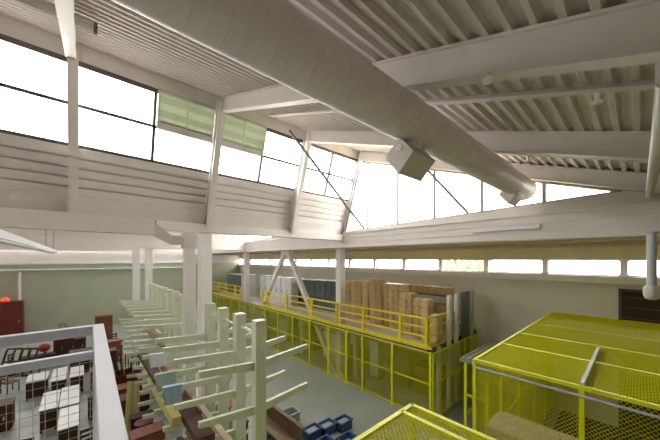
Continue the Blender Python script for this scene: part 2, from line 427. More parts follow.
lt = thing('spot_lamp', 'small round lamp on the nearest roof beam flange', 'lamp', (2.95, 1.0, 7.3))
z_ = roof(1.0)-.465
MB().tube((3.0, 1.0, z_+.0), (3.0, 1.0, z_-.03), .03, 10).build('mount', 'palegrey', lt)
MB().lathe((3.0, 1.0, z_-.09), (0, 0, 1), [(0, .03), (.015, .05), (.05, .05), (.06, .02)], 14).build('lamp_head', 'lamp', lt)
tag(MB().tube((3.3, -.14, 7.05), (9.1, -.14, 7.05), .06, 14).tube((3.3, -.14, 7.05), (3.3, -.14, 7.5), .06, 14).build('drain_pipe', 'beam'), 'white pipe running away under the low roof edge at the right', 'pipe')
pp = thing('roof_pipe', 'round capped pipe under the ceiling deck above the left windows', 'pipe', (0, 6.0, 9.45))
MB().tube((XB+.1, 6.0, 9.50), (.16, 6.0, 9.50), .08, 14).build('pipe_run', 'deck', pp)
MB().tube((.16, 6.0, 9.50), (.21, 6.0, 9.50), .088, 14).build('end_cap', 'mull', pp)
for x in (-2.0, -.5): MB().box(x-.01, x+.01, 5.99, 6.01, 9.55, 9.72).build('hanger', 'deck', pp)

# bracing rods
tag(MB().tube((5.3, 8.0, 10.1), (9.0, 7.85, 7.0), .05, 10).build('brace_rod', 'rod'), 'long dark diagonal brace rod before the far clerestory windows', 'rod')
tag(MB().tube((9.08, 8.2, 9.6), (9.08, 9.05, 7.0), .045, 10).build('brace_rod', 'rod'), 'short dark diagonal rod left of the first end glazing mullion', 'rod')
tag(MB().tube((9.05, 5.0, 8.85), (9.05, 3.6, 7.15), .045, 10).build('brace_rod', 'rod'), 'dark diagonal brace rod across the end glazing under the air outlet', 'rod')

# green blinds
for (x0, x1, lab) in ((1.50, 2.92, 'green slatted window blind left of the leaning post'), (3.13, 4.58, 'green slatted window blind right of the leaning post')):
    r = thing('window_blind', lab, 'blind', (x0, 8.5, 9.2), 'green clerestory blinds')
    def CC(x, z, off): return V((x, clY(z), z))+LN*off
    n = 9
    for k in range(n):
        z = 9.34+(.70)*k/n
        m = MB().hexa([CC(x0, z, .07), CC(x1, z, .07), CC(x1, z, .06), CC(x0, z, .06), CC(x0, z+.076, .105), CC(x1, z+.076, .105), CC(x1, z+.076, .095), CC(x0, z+.076, .095)])
        m.build('slat', 'blinds_lit' if k in (1, 4, 5, 8) else 'blinds', r)
    def rail(za, zb, a, b, mt, nm, xa=x0, xb=x1):
        MB().hexa([CC(xa, za, b), CC(xb, za, b), CC(xb, za, a), CC(xa, za, a), CC(xa, zb, b), CC(xb, zb, b), CC(xb, zb, a), CC(xa, zb, a)]).build(nm, mt, r)
    rail(10.05, 10.12, .05, .13, 'blinds', 'head_rail')
    rail(9.20, 9.35, .05, .13, 'palegrey', 'bottom_rail')
    xm = (x0+x1)/2
    rail(9.3, 10.05, .10, .13, 'rack', 'centre_stile', xm-.02, xm+.02)
    rail(9.3, 10.05, .10, .13, 'rack', 'side_stile', x0, x0+.03); rail(9.3, 10.05, .10, .13, 'rack', 'side_stile', x1-.03, x1)

# strip lamps
for k, (x, y0, y1, lab) in enumerate(((-.59, 3.7, 12.0, 'long white strip lamp hanging at the left below the gutter'),)):
    t = thing('strip_lamp', lab, 'lamp', (x, y0, 5.9))
    MB().prism([(x-.06, y0, 5.89), (x+.06, y0, 5.89), (x+.03, y0, 5.98), (x-.03, y0, 5.98)], (0, y1-y0, 0)).build('housing', 'lamp', t)
    MB().tube((x-.03, y0+.05, 5.876), (x-.03, y1-.05, 5.876), .014, 8).build('tube', 'lamp', t)
    MB().tube((x+.03, y0+.05, 5.876), (x+.03, y1-.05, 5.876), .014, 8).build('tube', 'lamp', t)
    MB().box(x-.006, x+.006, y0+.04, y0+.052, 5.98, roof(y0)-.05).build('hanger', 'rod', t)
    MB().box(x-.006, x+.006, 9.1, 9.112, 5.98, 6.39).build('hanger', 'rod', t)
    MB().box(x-.006, x+.006, 11.6-.006, 11.6+.006, 5.98, roof(11.6-PITCH)-.05).build('hanger', 'rod', t)
t = thing('strip_lamp', 'slim white strip lamp fixed to the face of the long end beam', 'lamp', (XE-.2, 1.9, 6.55))
MB().box(XE-.21, XE-.15, 1.75, 3.45, 6.50, 6.64).build('housing', 'white', t, bevel=.01)
MB().tube((XE-.225, 1.8, 6.53), (XE-.225, 3.4, 6.53), .013, 8).build('tube', 'lamp', t)

# ------------------------------------------------------------------ far storage deck
DX, DY0, DY1, DZ = 9.2, 5.05, 27.0, 2.5
dk = thing('storage_deck', 'raised grey storage deck along the far wall behind yellow railings', 'platform', (11.4, 15, 0))
m = MB().box(DX+.02, DX+.16, DY0, DY1, DZ-.05, DZ).box(DX+.58, XW-.01, DY0, DY1, DZ-.05, DZ)
for (ya, yb) in ((DY0, 9.65), (10.07, 11.75), (12.3, 17.35), (17.95, 20.1), (20.5, DY1)): m.box(DX+.16, DX+.58, ya, yb, DZ-.05, DZ)
m.build('deck_plate', 'palegrey', dk)
MB().box(DX+.02, DX+.12, DY0, DY1, DZ-.27, DZ-.05).box(DX+.12, XW-.01, DY0, DY0+.1, DZ-.27, DZ-.05).build('edge_beam', 'mull', dk)
for y in (5.0, 9.2, 13.6, 18.0, 22.4, 26.8):
    MB().box(DX+.65, DX+.8, y-.07, y+.07, 0, DZ-.05).build('deck_leg', 'palegrey', dk)
    MB().box(XW-1.2, XW-1.05, y-.07, y+.07, 0, DZ-.05).build('deck_leg', 'palegrey', dk)
def railing(lab, posts, end):
    t = thing('guard_railing', lab, 'railing', (DX, posts[0], DZ))
    ya, yb = posts[0], posts[-1]
    for z in (1.07, .74, .42):
        MB().box(DX-.03, DX+.03, ya, yb, DZ+z-.03, DZ+z+.03).build('rail', 'orange', t)
        if end: MB().box(DX, 12.3, ya-.03, ya+.03, DZ+z-.03, DZ+z+.03).build('rail', 'orange', t)
    m = MB().box(DX-.02, DX+.01, ya, yb, DZ, DZ+.14).build('toe_board', 'orange', t)
    if end: MB().box(DX, 12.3, ya-.02, ya+.01, DZ, DZ+.14).build('toe_board', 'orange', t)
    for p in posts:
        MB().box(DX-.055, DX+.055, p-.05, p+.05, DZ, DZ+1.10).prism([(DX-.03, p-.22, DZ), (DX-.03, p+.22, DZ), (DX-.03, p+.05, DZ+.2), (DX-.03, p-.05, DZ+.2)], (.05, 0, 0)).build('post', 'orange', t)
    if end:
        for x in (10.8, 12.25): MB().box(x-.05, x+.05, ya-.05, ya+.05, DZ, DZ+1.10).build('post', 'orange', t)
railing('yellow guard railing before the cardboard boxes on the far deck', [5.08, 6.17, 8.06, 9.75, 11.7, 14.1, 16.4, 17.1], True)
railing('distant yellow guard railing beyond the gap, left of the white brace', [20.6, 21.6, 23.4, 25.2, 26.95], False)
# ladder gate in the railing gap
# yellow wire fence under the deck edge
fx = DX-.06
fe = thing('wire_fence', 'tall yellow wire mesh fence enclosing the space under the far deck', 'fence', (fx, 10, 0))
fy = [4.90, 6.5, 8.05, 9.02, 10.3, 11.8, 13.4, 15.0, 16.6, 18.2, 20.6, 22.2, 23.8, 25.4, 27.0]
FH = DZ-.08
for y in fy:
    MB().box(fx-.04, fx+.04, y-.04, y+.04, 0, FH).box(fx-.09, fx+.05, y-.08, y+.08, 0, .02).build('post', 'yellow', fe)
for i in range(len(fy)-1):
    a, b_ = fy[i]+.03, fy[i+1]-.03
    if i == 3: continue
    p = MB().diamond((fx, a, .08), (0, 1, 0), (0, 0, 1), b_-a, FH-.1, .075, .0072).build('mesh_panel', 'mesh', fe)
    fr = MB()
    for z in (.06, 1.28, FH-.03): fr.box(fx-.02, fx+.02, a, b_, z-.02, z+.02)
    for y in (a, b_): fr.box(fx-.018, fx+.018, y-.012, y+.012, .04, FH)
    fr.build('panel_frame', 'yellow', p)
g = MB().diamond((fx-.01, 9.06, .08), (0, 1, 0), (0, 0, 1), 1.2, FH-.1, .075, .0072).build('gate', 'mesh', fe)
fr = MB()
for z in (.06, 1.28, FH-.03): fr.box(fx-.035, fx+.01, 9.06, 10.26, z-.025, z+.025)
fr.bar((fx-.02, 9.08, 1.3), (fx-.02, 10.24, FH-.05), .03, .04, (1, 0, 0)).bar((fx-.02, 10.24, 1.28), (fx-.02, 9.08, .08), .03, .04, (1, 0, 0))
for y in (9.08, 10.24): fr.box(fx-.035, fx+.01, y-.025, y+.025, .05, FH)
fr.build('gate_frame', 'yellow', g)
MB().box(fx-.07, fx-.03, 9.1, 9.2, 1.05, 1.2).build('latch', 'grey', g)
# end return of the fence
p = MB().diamond((fx+.03, 4.82, .08), (1, 0, 0), (0, 0, 1), 3.9, FH-.1, .075, .0072).build('mesh_panel', 'mesh', fe)
fr = MB()
for z in (.06, 1.28, FH-.03): fr.box(fx, 13.1, 4.80, 4.84, z-.02, z+.02)
for x in (9.17, 11.8, 13.1): fr.box(x-.03, x+.03, 4.79, 4.85, 0, FH)
fr.build('panel_frame', 'yellow', p)

# cardboard stacks on the deck
def carton(x, y, z, w, dpt, h, m):
    t = MB().box(x, x+dpt, y, y+w, z, z+h).build('cardboard_box', m, bevel=.022)
    MB().box(x-.003, x+dpt*.6, y+w*.42, y+w*.58, z+h, z+h+.002).box(x-.003, x, y+w*.42, y+w*.58, z+h*.7, z+h+.001).build('tape', 'tape', t)
    return t
proto = {}
def stack(px0, px1, X, nwide, ytop, mname, name, w_gap=.012, h=.3, dpt=.42):
    ya, yb = Yat(px1, X), Yat(px0, X)
    pc = (px0+px1)/2; dep = X/(CA+SA*(pc-330)/F_)
    top = EYE-(ytop-259)*dep/F_
    n = max(1, round((top-DZ)/h)); hh = (top-DZ)/n
    w = (yb-ya)/nwide
    for i in range(nwide):
        y = yb-(i+1)*w
        tile = None
        for k in range(n):
            jx, jy = random.uniform(-.02, .02), random.uniform(-.004, .004)
            lab = 'cardboard box %s from deck, %s column of %s' % (ORD[k], ORD[i], name)
            if nwide == 1: lab = 'cardboard box %s from the deck in %s' % (ORD[k], name)
            z = DZ+k*hh
            if tile is None:
                tile = carton(0, 0, 0, w-w_gap, dpt, hh-.003, mname if i % 2 == 0 else ('card2' if mname == 'card' else 'card'))
                o = tile
            else:
                o = tile.copy(); COL.objects.link(o)
                for ch in tile.children:
                    c = ch.copy(); COL.objects.link(c); c.parent = o
            o.location = (X+jx, y+jy, z)
            tag(o, lab, 'box', 'cardboard boxes stacked on the far deck')
stack(345, 367.5, 11.2, 4, 281, 'card', 'the leftmost block by the column')
stack(369, 382, 10.9, 2, 279, 'card2', 'the tallest block')
stack(383, 404, 10.6, 4, 284.5, 'card', 'the white topped block')
stack(400, 412, 10.2, 2, 293, 'card2', 'the block right of the white top')
stack(412.5, 428, 9.95, 2, 299, 'card', 'the low front block')
stack(429, 437, 9.9, 1, 315, 'card2', 'the lowest stack at the railing corner')
stack(406, 446, 12.0, 5, 303, 'card2', 'the rear row under the rack shelf', dpt=.5)
ya, yb = Yat(449, 12.0), Yat(405, 12.0); zs = 4.10
rk = thing('shelf_rack', 'dark shelf rack behind the cardboard stacks carrying a top row of boxes', 'rack', (12.3, (ya+yb)/2, DZ))
MB().box(11.95, 12.6, ya, yb, zs-.07, zs).build('shelf', 'darkteal', rk)
for y in (ya+.03, yb-.03):
    for x in (11.98, 12.57): MB().box(x-.03, x+.03, y-.03, y+.03, DZ, zs-.07).build('post', 'darkteal', rk)
nb = 7; wb = (yb-ya)/nb; tile = None
for k in range(nb):
    if tile is None: tile = o = carton(0, 0, 0, wb-.012, .5, .33, 'card')
    else:
        o = tile.copy(); COL.objects.link(o)
        for ch in tile.children: c = ch.copy(); COL.objects.link(c); c.parent = o
    o.location = (12.0, yb-(k+1)*wb, zs)
    tag(o, 'cardboard box on the dark shelf rack top, %s from the left' % ORD[k], 'box', 'cardboard boxes on the shelf rack')
tag(MB().box(10.62, 11.0, Yat(404, 10.6)+.02, Yat(383, 10.6)-.02, EYE-(284.5-259)*12.3/F_+.03, EYE-(284.5-259)*12.3/F_+.06).build('plastic_sheet', 'film'), 'white plastic sheet on top of the broad cardboard block', 'sheet')
# the sheet rests on its block
o = bpy.data.objects['plastic_sheet']
tops = [q.location.z + max(v.co.z for v in q.data.vertices) for q in COL.objects if q.name.startswith('cardboard_box') and 'white topped' in q['label']]
o.location.z = max(tops)-(EYE-(284.5-259)*12.3/F_+.03)
# cabinets on the deck
def cabinet(px0, px1, X, ytop, m, lab, doors=2, dpt=.6, base=DZ, handle='grey', shelves=False):
    ya, yb = Yat(px1, X), Yat(px0, X)
    dep = X/(CA+SA*((px0+px1)/2-330)/F_); top = EYE-(ytop-259)*dep/F_
    t = thing('storage_cabinet', lab, 'cabinet', (X+dpt/2, (ya+yb)/2, base), 'cabinets on the far deck')
    MB().box(X+.03, X+dpt, ya, yb, base, top).build('body', m, t, bevel=.008)
    w = (yb-ya)/doors
    for k in range(doors):
        dd = MB().box(X, X+.028, ya+k*w+.012, ya+(k+1)*w-.012, base+.08, top-.04).build('door', m, t, bevel=.006)
        MB().box(X-.03, X, ya+k*w+w*.8, ya+k*w+w*.86, (base+top)/2-.1, (base+top)/2+.1).build('handle', handle, dd)
    MB().box(X-.01, X+dpt+.01, ya-.01, yb+.01, top, top+.03).build('top_panel', 'palegrey' if m == 'darkteal' else m, t)
cabinet(260, 270, 10.6, 276, 'white', 'white storage cabinet on the far deck, left one behind the brace')
cabinet(270.5, 280.5, 10.6, 277.5, 'white', 'white storage cabinet on the far deck, middle one of three')
cabinet(281, 291, 10.6, 278, 'white', 'white storage cabinet on the far deck, next to dark cabinets')
for k in range(4):
    cabinet(293+11*k, 303.5+11*k, 11.3, 279.5+.6*k, 'darkteal', 'dark teal cabinet with pale top on the far deck, %s from the left of four' % ORD[k])
cabinet(227, 240, 10.6, 274.5, 'darkteal', 'distant dark teal cabinet on the deck, left of the brace')
cabinet(241, 250, 10.6, 275, 'palegrey', 'distant pale grey cabinet on the deck, right of the distant dark one')
# below the deck, behind the wire
def crate_stack(x, y, w, d_, h, m, lab, cat='crate'):
    t = thing('storage_crate', lab, cat, (x, y, 0), 'crates under the far deck')
    MB().box(x, x+d_, y, y+w, .1, h).build('body', m, t, bevel=.01)
    MB().box(x-.01, x+d_, y+.03, y+.13, 0, .1).build('runner', 'tan', t); MB().box(x-.01, x+d_, y+w-.13, y+w-.03, 0, .1).build('runner', 'tan', t)
    MB().box(x-.015, x+d_+.015, y-.015, y+w+.015, h, h+.03).build('lid', m, t)
crate_stack(10.5, 5.2, 1.2, .9, 1.2, 'dbrown', 'dark wooden crate behind the fence nearest the railing corner')
crate_stack(10.6, 6.7, 1.0, .9, 1.6, 'brown', 'brown wooden crate behind the fence, taller than the dark crate beside it')
crate_stack(10.4, 8.2, .5, .5, 2.1, 'palegrey', 'tall pale locker box behind the fence right of the gate')
crate_stack(10.5, 11.0, 1.3, .9, 1.5, 'palegrey', 'pale grey crate behind the fence left of the gate')
crate_stack(10.5, 13.2, 1.4, .9, 1.3, 'brown', 'brown crate behind the fence below the dark cabinets')
crate_stack(10.5, 16.0, 1.4, .9, 1.7, 'greyblue', 'grey green crate behind the distant fence by the brace')
# uprights at the end of the deck
for (x, y, w, zt_, m, lab) in ((10.62, 4.93, .09, 4.30, 'colwhite', 'pale steel upright at the deck end, nearer of the pale pair'),
                               (11.25, 4.93, .09, 4.30, 'colwhite', 'pale steel upright at the deck end, farther of the pale pair'),
                               (12.75, 4.93, .09, 4.34, 'palegrey', 'grey steel upright nearest the far wall beside the deck end')):
    t = thing('steel_upright', lab, 'upright', (x, y, 0))
    MB().box(x-w, x-w+.03, y-.06, y+.06, .02, zt_).box(x-w+.03, x+w-.03, y-.015, y+.015, .02, zt_).box(x+w-.03, x+w, y-.06, y+.06, .02, zt_).build('shaft', m, t)
    MB().box(x-w-.05, x+w+.05, y-.07, y+.07, 0, .02).build('base_plate', m, t)
tag(MB().box(11.75, 12.5, 4.90, 4.95, 0, 4.32).build('steel_sheet', 'darkteal'), 'tall dark teal steel sheet standing at the deck end between uprights', 'sheet')
# pipe rack between deck end and the cage
pr = thing('pipe_rack', 'tall yellow stand carrying grey green tubes beside the deck end', 'rack', (10.2, 3.5, 0))
for x in (9.5, 11.6):
    for y in (3.2, 3.85): MB().box(x-.04, x+.04, y-.04, y+.04, 0, 2.3).build('leg', 'yellow', pr)
    MB().box(x-.05, x+.05, 3.1, 3.95, 2.3, 2.36).build('cross_bar', 'yellow', pr)
    MB().box(x-.04, x+.04, 3.2, 3.85, 1.2, 1.26).build('brace', 'yellow', pr)
for y in (3.2, 3.85): MB().box(9.5, 11.6, y-.03, y+.03, .5, .56).build('side_rail', 'yellow', pr)
for k in range(5):
    tag(MB().lathe((9.2, 3.19+.165*k, 2.44), (1, 0, 0), [(0, .062), (0, .08), (2.9, .08), (2.9, .062)], 14, True).build('steel_tube', 'tube'), 'grey green tube lying on the yellow stand, %s from the wire cage' % ORD[k], 'tube', 'tubes on the yellow stand')
for (x, y, h, m, lab) in ((9.75, 3.3, .9, 'dbrown', 'dark wooden block pile under the yellow tube stand, nearer'), (10.7, 3.3, 1.1, 'maroon', 'maroon drum box under the yellow tube stand, farther')):
    t = thing('storage_crate', lab, 'crate', (x, y, 0)); MB().box(x, x+.6, y, y+.45, .06, h).build('body', m, t, bevel=.01)
    MB().box(x, x+.6, y+.03, y+.1, 0, .06).box(x, x+.6, y+.35, y+.42, 0, .06).build('runner', 'brown', t)

# ------------------------------------------------------------------ yellow wire cages
CZ = 3.64
def cage(lab, x0, x1, y0, y1, posts_x, posts_y, beams_x, sides, root):
    t = thing('wire_cage', lab, 'cage', root)
    for (x, y) in posts_x+posts_y:
        MB().box(x-.035, x+.035, y-.035, y+.035, 0, CZ).build('post', 'yellow', t)
    xs_ = sorted(set([x0]+beams_x+[x1]))
    for i in range(len(xs_)-1):
        a, b_ = xs_[i], xs_[i+1]
        MB().diamond((a, y0, CZ), (1, 0, 0), (0, 1, 0), b_-a, y1-y0, .048, .0072).build('roof_panel', 'mesh', t)
    for x in xs_: MB().box(x-.03, x+.03, y0, y1, CZ-.04, CZ+.02).build('roof_rail', 'yellow', t)
    for y in (y0, y1): MB().box(x0, x1, y-.03, y+.03, CZ-.04, CZ+.02).build('roof_rail', 'yellow', t)
    for (ox, oy, ux, uy, w) in sides:
        k = 0
        for (za, zb_) in ((.05, 1.8), (1.8, CZ-.05)):
            p = MB().diamond((ox, oy, za), (ux, uy, 0), (0, 0, 1), w, zb_-za, .048, .0048).build('mesh_panel', 'mesh', t)
            q = V((ox, oy, za)); e = V((ux, uy, 0))*w
            MB().bar(q, q+e, .035, .035).build('panel_rail', 'yellow', p)
    return t
c1 = cage('big yellow wire mesh storage cage against the far wall at right', 6.0, XW-.05, -3.0, 2.25,
     [(6.0, 2.25), (7.6, 2.25), (9.05, 2.25), (10.7, 2.25), (12.2, 2.25), (XW-.08, 2.25)], [(6.0, .62), (6.0, -1.0), (6.0, -2.95)], [7.6, 9.05, 10.7, 12.2],
     [(6.0, -3.0, 0, 1, 5.25), (6.0, 2.25, 1, 0, 7.5)], (9.8, 0, 0))
MB().bar((6.02, .62, CZ+.045), (8.7, .62, CZ+.045), .05, .05).build('roof_bar', 'palegrey', c1)['label'] = 'pale grey bar lying along the roof'
MB().tube((5.95, -2.9, CZ-.13), (5.95, 2.25, CZ-.13), .022, 8).build('conduit', 'bluepole', c1)['label'] = 'thin grey conduit along the front'
cage('nearest yellow wire mesh storage cage at the bottom of the view', -1.6, 3.47, -2.9, 2.14,
     [(3.47, 2.14), (1.8, 2.14), (.2, 2.14), (-1.6, 2.14)], [(3.47, .5), (3.47, -1.2), (3.47, -2.9), (-1.6, -2.9)], [3.22, 1.8, .2],
     [(3.47, -2.9, 0, 1, 5.04), (-1.6, 2.14, 1, 0, 5.07)], (1, 0, 0))
# long packs inside the big cage
for i, (xa, xb) in enumerate(((6.22, 6.64), (6.67, 7.09))):
    for k in range(4):
        t = MB().box(xa, xb, -1.3+.05*k, 2.15-.01*k, .12+.54*k, .12+.54*k+.535).build('board_pack', 'tan', bevel=.012)
        tag(t, 'long tan board pack in the big cage, %s row, %s from the floor' % (['front', 'back'][i], ORD[k]), 'boards', 'board packs in the big cage')
for k, (a, b_) in enumerate(((-.9, -.75), (1.5, 1.65))):
    tag(MB().box(6.2, 7.1, a, b_, 0, .12).build('timber_bearer', 'brown'), 'short brown timber bearer under the board packs, ' + ['right', 'left'][k], 'timber')
tag(MB().box(7.4, 13.45, -2.8, 1.95, 0, .02).build('floor_shade_sheet', 'dark'), 'dark brown sheet imitating shade on the floor inside the big cage', 'painted shade')  # added dark sheet, imitates the shaded floor behind the mesh
# dark door in the far wall
dr = structure_root('door_1', (XW, 0, 0))
m = MB(); ya, yb = -.62, .44
for y in (ya, yb): m.box(XW-.1, XW, y-.04, y+.04, 0, 4.7)
m.box(XW-.1, XW, ya, yb, 4.62, 4.7); m.build('door_frame', 'mull', dr)
MB().box(XW-.04, XW-.005, ya, yb, 0, 4.62).build('door_leaf', 'dark', dr)
m = MB()
for k in range(1, 14): m.box(XW-.06, XW-.04, ya, yb, .34*k-.012, .34*k+.012)
m.build('door_bars', 'brown', dr)

# ------------------------------------------------------------------ cantilever racks
LEV = (.66, 1.60, 2.52, 3.45)
def rack(lab, ys, first=False):
    t = thing('cantilever_rack', lab, 'rack', (2.8, ys[0], 0), 'cantilever racks')
    X0 = 2.83
    up = None
    for y in ys:
        if up is None or (first and y == ys[1]):
            u = MB().box(X0-.12, X0+.12, y-.11, y+.11, .12, 4.4).build('upright', 'rack', t, bevel=.008)
            MB().box(X0-.6, X0+.6, y-.11, y+.11, 0, .12).build('base', 'rack', u, bevel=.008)
            for z in LEV:
                for s in ((-1, 1) if z > 2 else (-1,)):
                    a = X0+s*.11; b_ = X0+s*(1.28 if s > 0 else 1.21 if first and y == ys[0] else 1.40)
                    MB().hexa([(a, y-.045, z-.085), (a, y+.045, z-.085), (b_, y+.04, z+.07), (b_, y-.04, z+.07),
                               (a, y-.045, z+.085), (a, y+.045, z+.085), (b_, y+.04, z+.18), (b_, y-.04, z+.18)]).build('arm', 'rack', u, bevel=.004)
            up = u; y0 = y
        else:
            u = up.copy(); COL.objects.link(u); u.parent = t; u.location.y += y-y0
            for ch in up.children:
                c = ch.copy(); COL.objects.link(c); c.parent = u
    for i in range(len(ys)-1):
        a, b_ = ys[i]+.11, ys[i+1]-.11
        for (p, q, h) in (((X0, a, 4.1), (X0, b_, 4.1), .05), ((X0, a, .6), (X0, b_, .6), .05), ((X0, a, 3.2), (X0, b_, 2.3), .04), ((X0, a, 2.3), (X0, b_, 1.4), .04)):
            MB().bar(p, q, .04, h).build('brace', 'rack', t)
rack('pale green double sided cantilever rack nearest the camera', [5.42, 6.40, 7.42, 8.40], True)
rack('pale green cantilever rack continuing beyond the square downpipe', [10.3, 11.3, 12.3, 13.3, 14.3, 15.3, 16.3, 17.3])
def on_arm(side, lev, off): # height of an arm's top at a distance off from the upright's centre
    z = LEV[lev]; t = (off-.11)/1.29
    return z+.085+t*.095
def lumber(k, lab, side, lev, off, y0, y1, m, w=.14, h=.045):
    x = 2.83+side*off; sl_ = .095/1.29
    zc = on_arm(side, lev, off-w/2)+sl_*w/2+h/2+.003
    d1 = V((side, 0, sl_)).normalized()
    o = MB().ob((x, (y0+y1)/2, zc), d1*w/2, V((0, (y1-y0)/2, 0)), V((-side*sl_, 0, 1)).normalized()*h/2).build('lumber_board', m)
    tag(o, lab, 'board', 'boards on the racks')
lum = [('long rust brown board on lowest left arms of the near rack', -1, 0, .55, 5.75, 8.6, 'rust'),
 ('yellowish board on lowest left arms of the near rack, outer edge', -1, 0, 1.15, 5.75, 8.5, 'olivewood'),
 ('dark red board on lowest left arms of the near rack, beside the rust one', -1, 0, .82, 5.75, 8.4, 'dbrown'),
 ('tan board on second left arms of the near rack', -1, 1, .42, 5.75, 8.6, 'tan'),
 ('yellow wooden box beam on second left arms of the near rack, outer edge', -1, 1, 1.14, 7.3, 8.6, 'olivewood', .2, .2),
 ('wide dark red board pack on second left arms of the near rack', -1, 1, .82, 6.2, 8.7, 'dbrown', .36, .16),
 ('rust board pack on second left arms of the near rack, inner side', -1, 1, .60, 7.3, 8.8, 'rust', .05, .2),
 ('rust board on second left arms of the far rack', -1, 1, .6, 10.0, 13.6, 'rust'),
 ('dark board on second left arms of the far rack', -1, 1, .95, 10.1, 13.5, 'dbrown', .3, .12),
 ('rust board on third left arms of the far rack', -1, 2, .7, 11.0, 14.6, 'rust'),
 ('yellowish board on lowest left arms of the far rack, nearer end', -1, 0, .8, 10.1, 14.6, 'olivewood'),
 ('dark red board on lowest left arms of the far rack, inner', -1, 0, .45, 10.1, 15.6, 'dbrown'),
 ('tan board on third left arms of the far rack', -1, 2, .4, 13.0, 17.5, 'tan')]
for k, a in enumerate(lum): lumber(k, *a)
# plastic bins on the racks
def bin_(x, y, z, w, d_, h, m, name, lab, cat, group=None):
    t = thing(name, lab, cat, (x, y, z), group)
    b = MB()
    b.box(x-w/2, x+w/2, y-d_/2, y+d_/2, z, z+.02)
    b.box(x-w/2, x-w/2+.02, y-d_/2, y+d_/2, z, z+h); b.box(x+w/2-.02, x+w/2, y-d_/2, y+d_/2, z, z+h)
    b.box(x-w/2, x+w/2, y-d_/2, y-d_/2+.02, z, z+h); b.box(x-w/2, x+w/2, y+d_/2-.02, y+d_/2, z, z+h)
    b.build('body', m, t)
    r = MB(); e = .03
    r.box(x-w/2-e, x+w/2+e, y-d_/2-e, y-d_/2, z+h-.05, z+h); r.box(x-w/2-e, x+w/2+e, y+d_/2, y+d_/2+e, z+h-.05, z+h)
    r.box(x-w/2-e, x-w/2, y-d_/2, y+d_/2, z+h-.05, z+h); r.box(x+w/2, x+w/2+e, y-d_/2, y+d_/2, z+h-.05, z+h)
    r.build('rim', m, t)
    return t

# ------------------------------------------------------------------ blue crates and boards on the floor in front
q = P(322, 428, .2)
for (i, (px, py, lab)) in enumerate(((343, 419, 'dark blue plastic crate at the far end of the floor group'), (327, 423, 'dark blue plastic crate in the middle of the floor group'),
                                     (312, 428, 'dark blue plastic crate beside the brown bench'), (347, 437, 'dark blue plastic crate at the near right of the floor group'),
                                     (324, 441, 'dark blue plastic crate lowest in view beside the bench'))):
    x, y, z = P(px, py, .3)
    t = bin_(x, y, 0, .50, .36, .30, 'blue', 'plastic_crate', lab, 'crate', 'blue crates on the floor')
    MB().box(x-.225, x+.225, y-.155, y+.155, .02, .22 if i < 3 else .12).build('contents', 'greyblue', t)
x, y, z = P(289, 411, .35)
bin_(x, y, 0, .6, .45, .33, 'greyblue', 'plastic_crate', 'grey green plastic tub beyond the brown bench', 'crate')
bt = thing('wooden_bench', 'long dark brown wooden bench chest on the floor right of the near rack', 'bench', (4.0, 6.2, 0))
a, b_ = P(266, 400, .85), P(304, 428, .85)
a = V(a); b_ = V(b_); dd = (b_-a); ln = dd.length; dn = dd.normalized(); sd = V((-dn.y, dn.x, 0))
sd = -sd if sd.dot(V((CA, SA, 0))) > 0 else sd     # towards the camera
MB().ob((a+b_)/2+V((0, 0, -.03)), dn*ln/2, sd*.06, V((0, 0, .03))).build('top_rail', 'brown', bt)
MB().ob((a+b_)/2+V((0, 0, -.455))+sd*.03, dn*(ln/2-.03), sd*.02, V((0, 0, .395))).build('back_panel', 'brown', bt)
MB().ob((a+b_)/2+sd*.28+V((0, 0, -.44)), dn*(ln/2), sd*.22, V((0, 0, .025))).build('seat', 'brown', bt)
for s in (-1, 1):
    MB().ob((a+b_)/2+dn*s*(ln/2-.03)+sd*.26+V((0, 0, -.655)), dn*.03, sd*.22, V((0, 0, .195))).build('end_panel', 'brown', bt)

# stools under the rack
def stool(px, py, z, r, m1, m2, lab):
    x, y, _ = P(px, py, z)
    t = thing('round_stool', lab, 'stool', (x, y, 0))
    MB().lathe((x, y, z-.05), (0, 0, 1), [(0, r*.9), (.01, r), (.045, r), (.05, r*.95)], 24).build('seat', m1, t)
    for k in range(4):
        an = math.pi/4+k*math.pi/2
        MB().tube((x+math.cos(an)*r*.6, y+math.sin(an)*r*.6, z-.05), (x+math.cos(an)*r*.95, y+math.sin(an)*r*.95, 0), .022, 8).build('leg', m2, t)
    MB().arc((x, y, 0), r, 0, 0.01, .01).build('foot_ring', m2, t) if False else None
    return t
stool(144, 421, .6, .26, 'maroon', 'dbrown', 'round maroon stool right of the white handrail')

# ------------------------------------------------------------------ furniture on the left floor
def desk(pxs, lab, m='tabletop', base='dbrown', z=.75, name='work_table'):
    ps = [V(P(px, py, z)) for px, py in pxs]          # far left, far right, near right, near left
    x0 = (ps[0].x+ps[3].x)/2; x1 = (ps[1].x+ps[2].x)/2; y1 = (ps[0].y+ps[1].y)/2; y0 = (ps[2].y+ps[3].y)/2
    if x1 < x0: x0, x1 = x1, x0
    if x1-x0 < .45: c = (x0+x1)/2; x0, x1 = c-.23, c+.23
    t = thing(name, lab, 'table', ((x0+x1)/2, (y0+y1)/2, 0), 'white topped tables')
    MB().box(x0, x1, y0, y1, z-.04, z).build('tabletop', m, t, bevel=.006)
    MB().box(x0+.04, x1-.04, y0+.05, y0+.09, .08, z-.04).build('front_panel', base, t)
    MB().box(x0+.04, x1-.04, y1-.09, y1-.05, .08, z-.04).build('back_panel', base, t)
    for x in (x0+.03, x1-.09):
        for y in (y0+.03, y1-.09): MB().box(x, x+.06, y, y+.06, 0, z-.04).build('leg', base, t)
    return t
desk([(61, 387), (80, 385), (79, 403), (60, 406)], 'white topped work table seen through the wire, in the middle row at right')
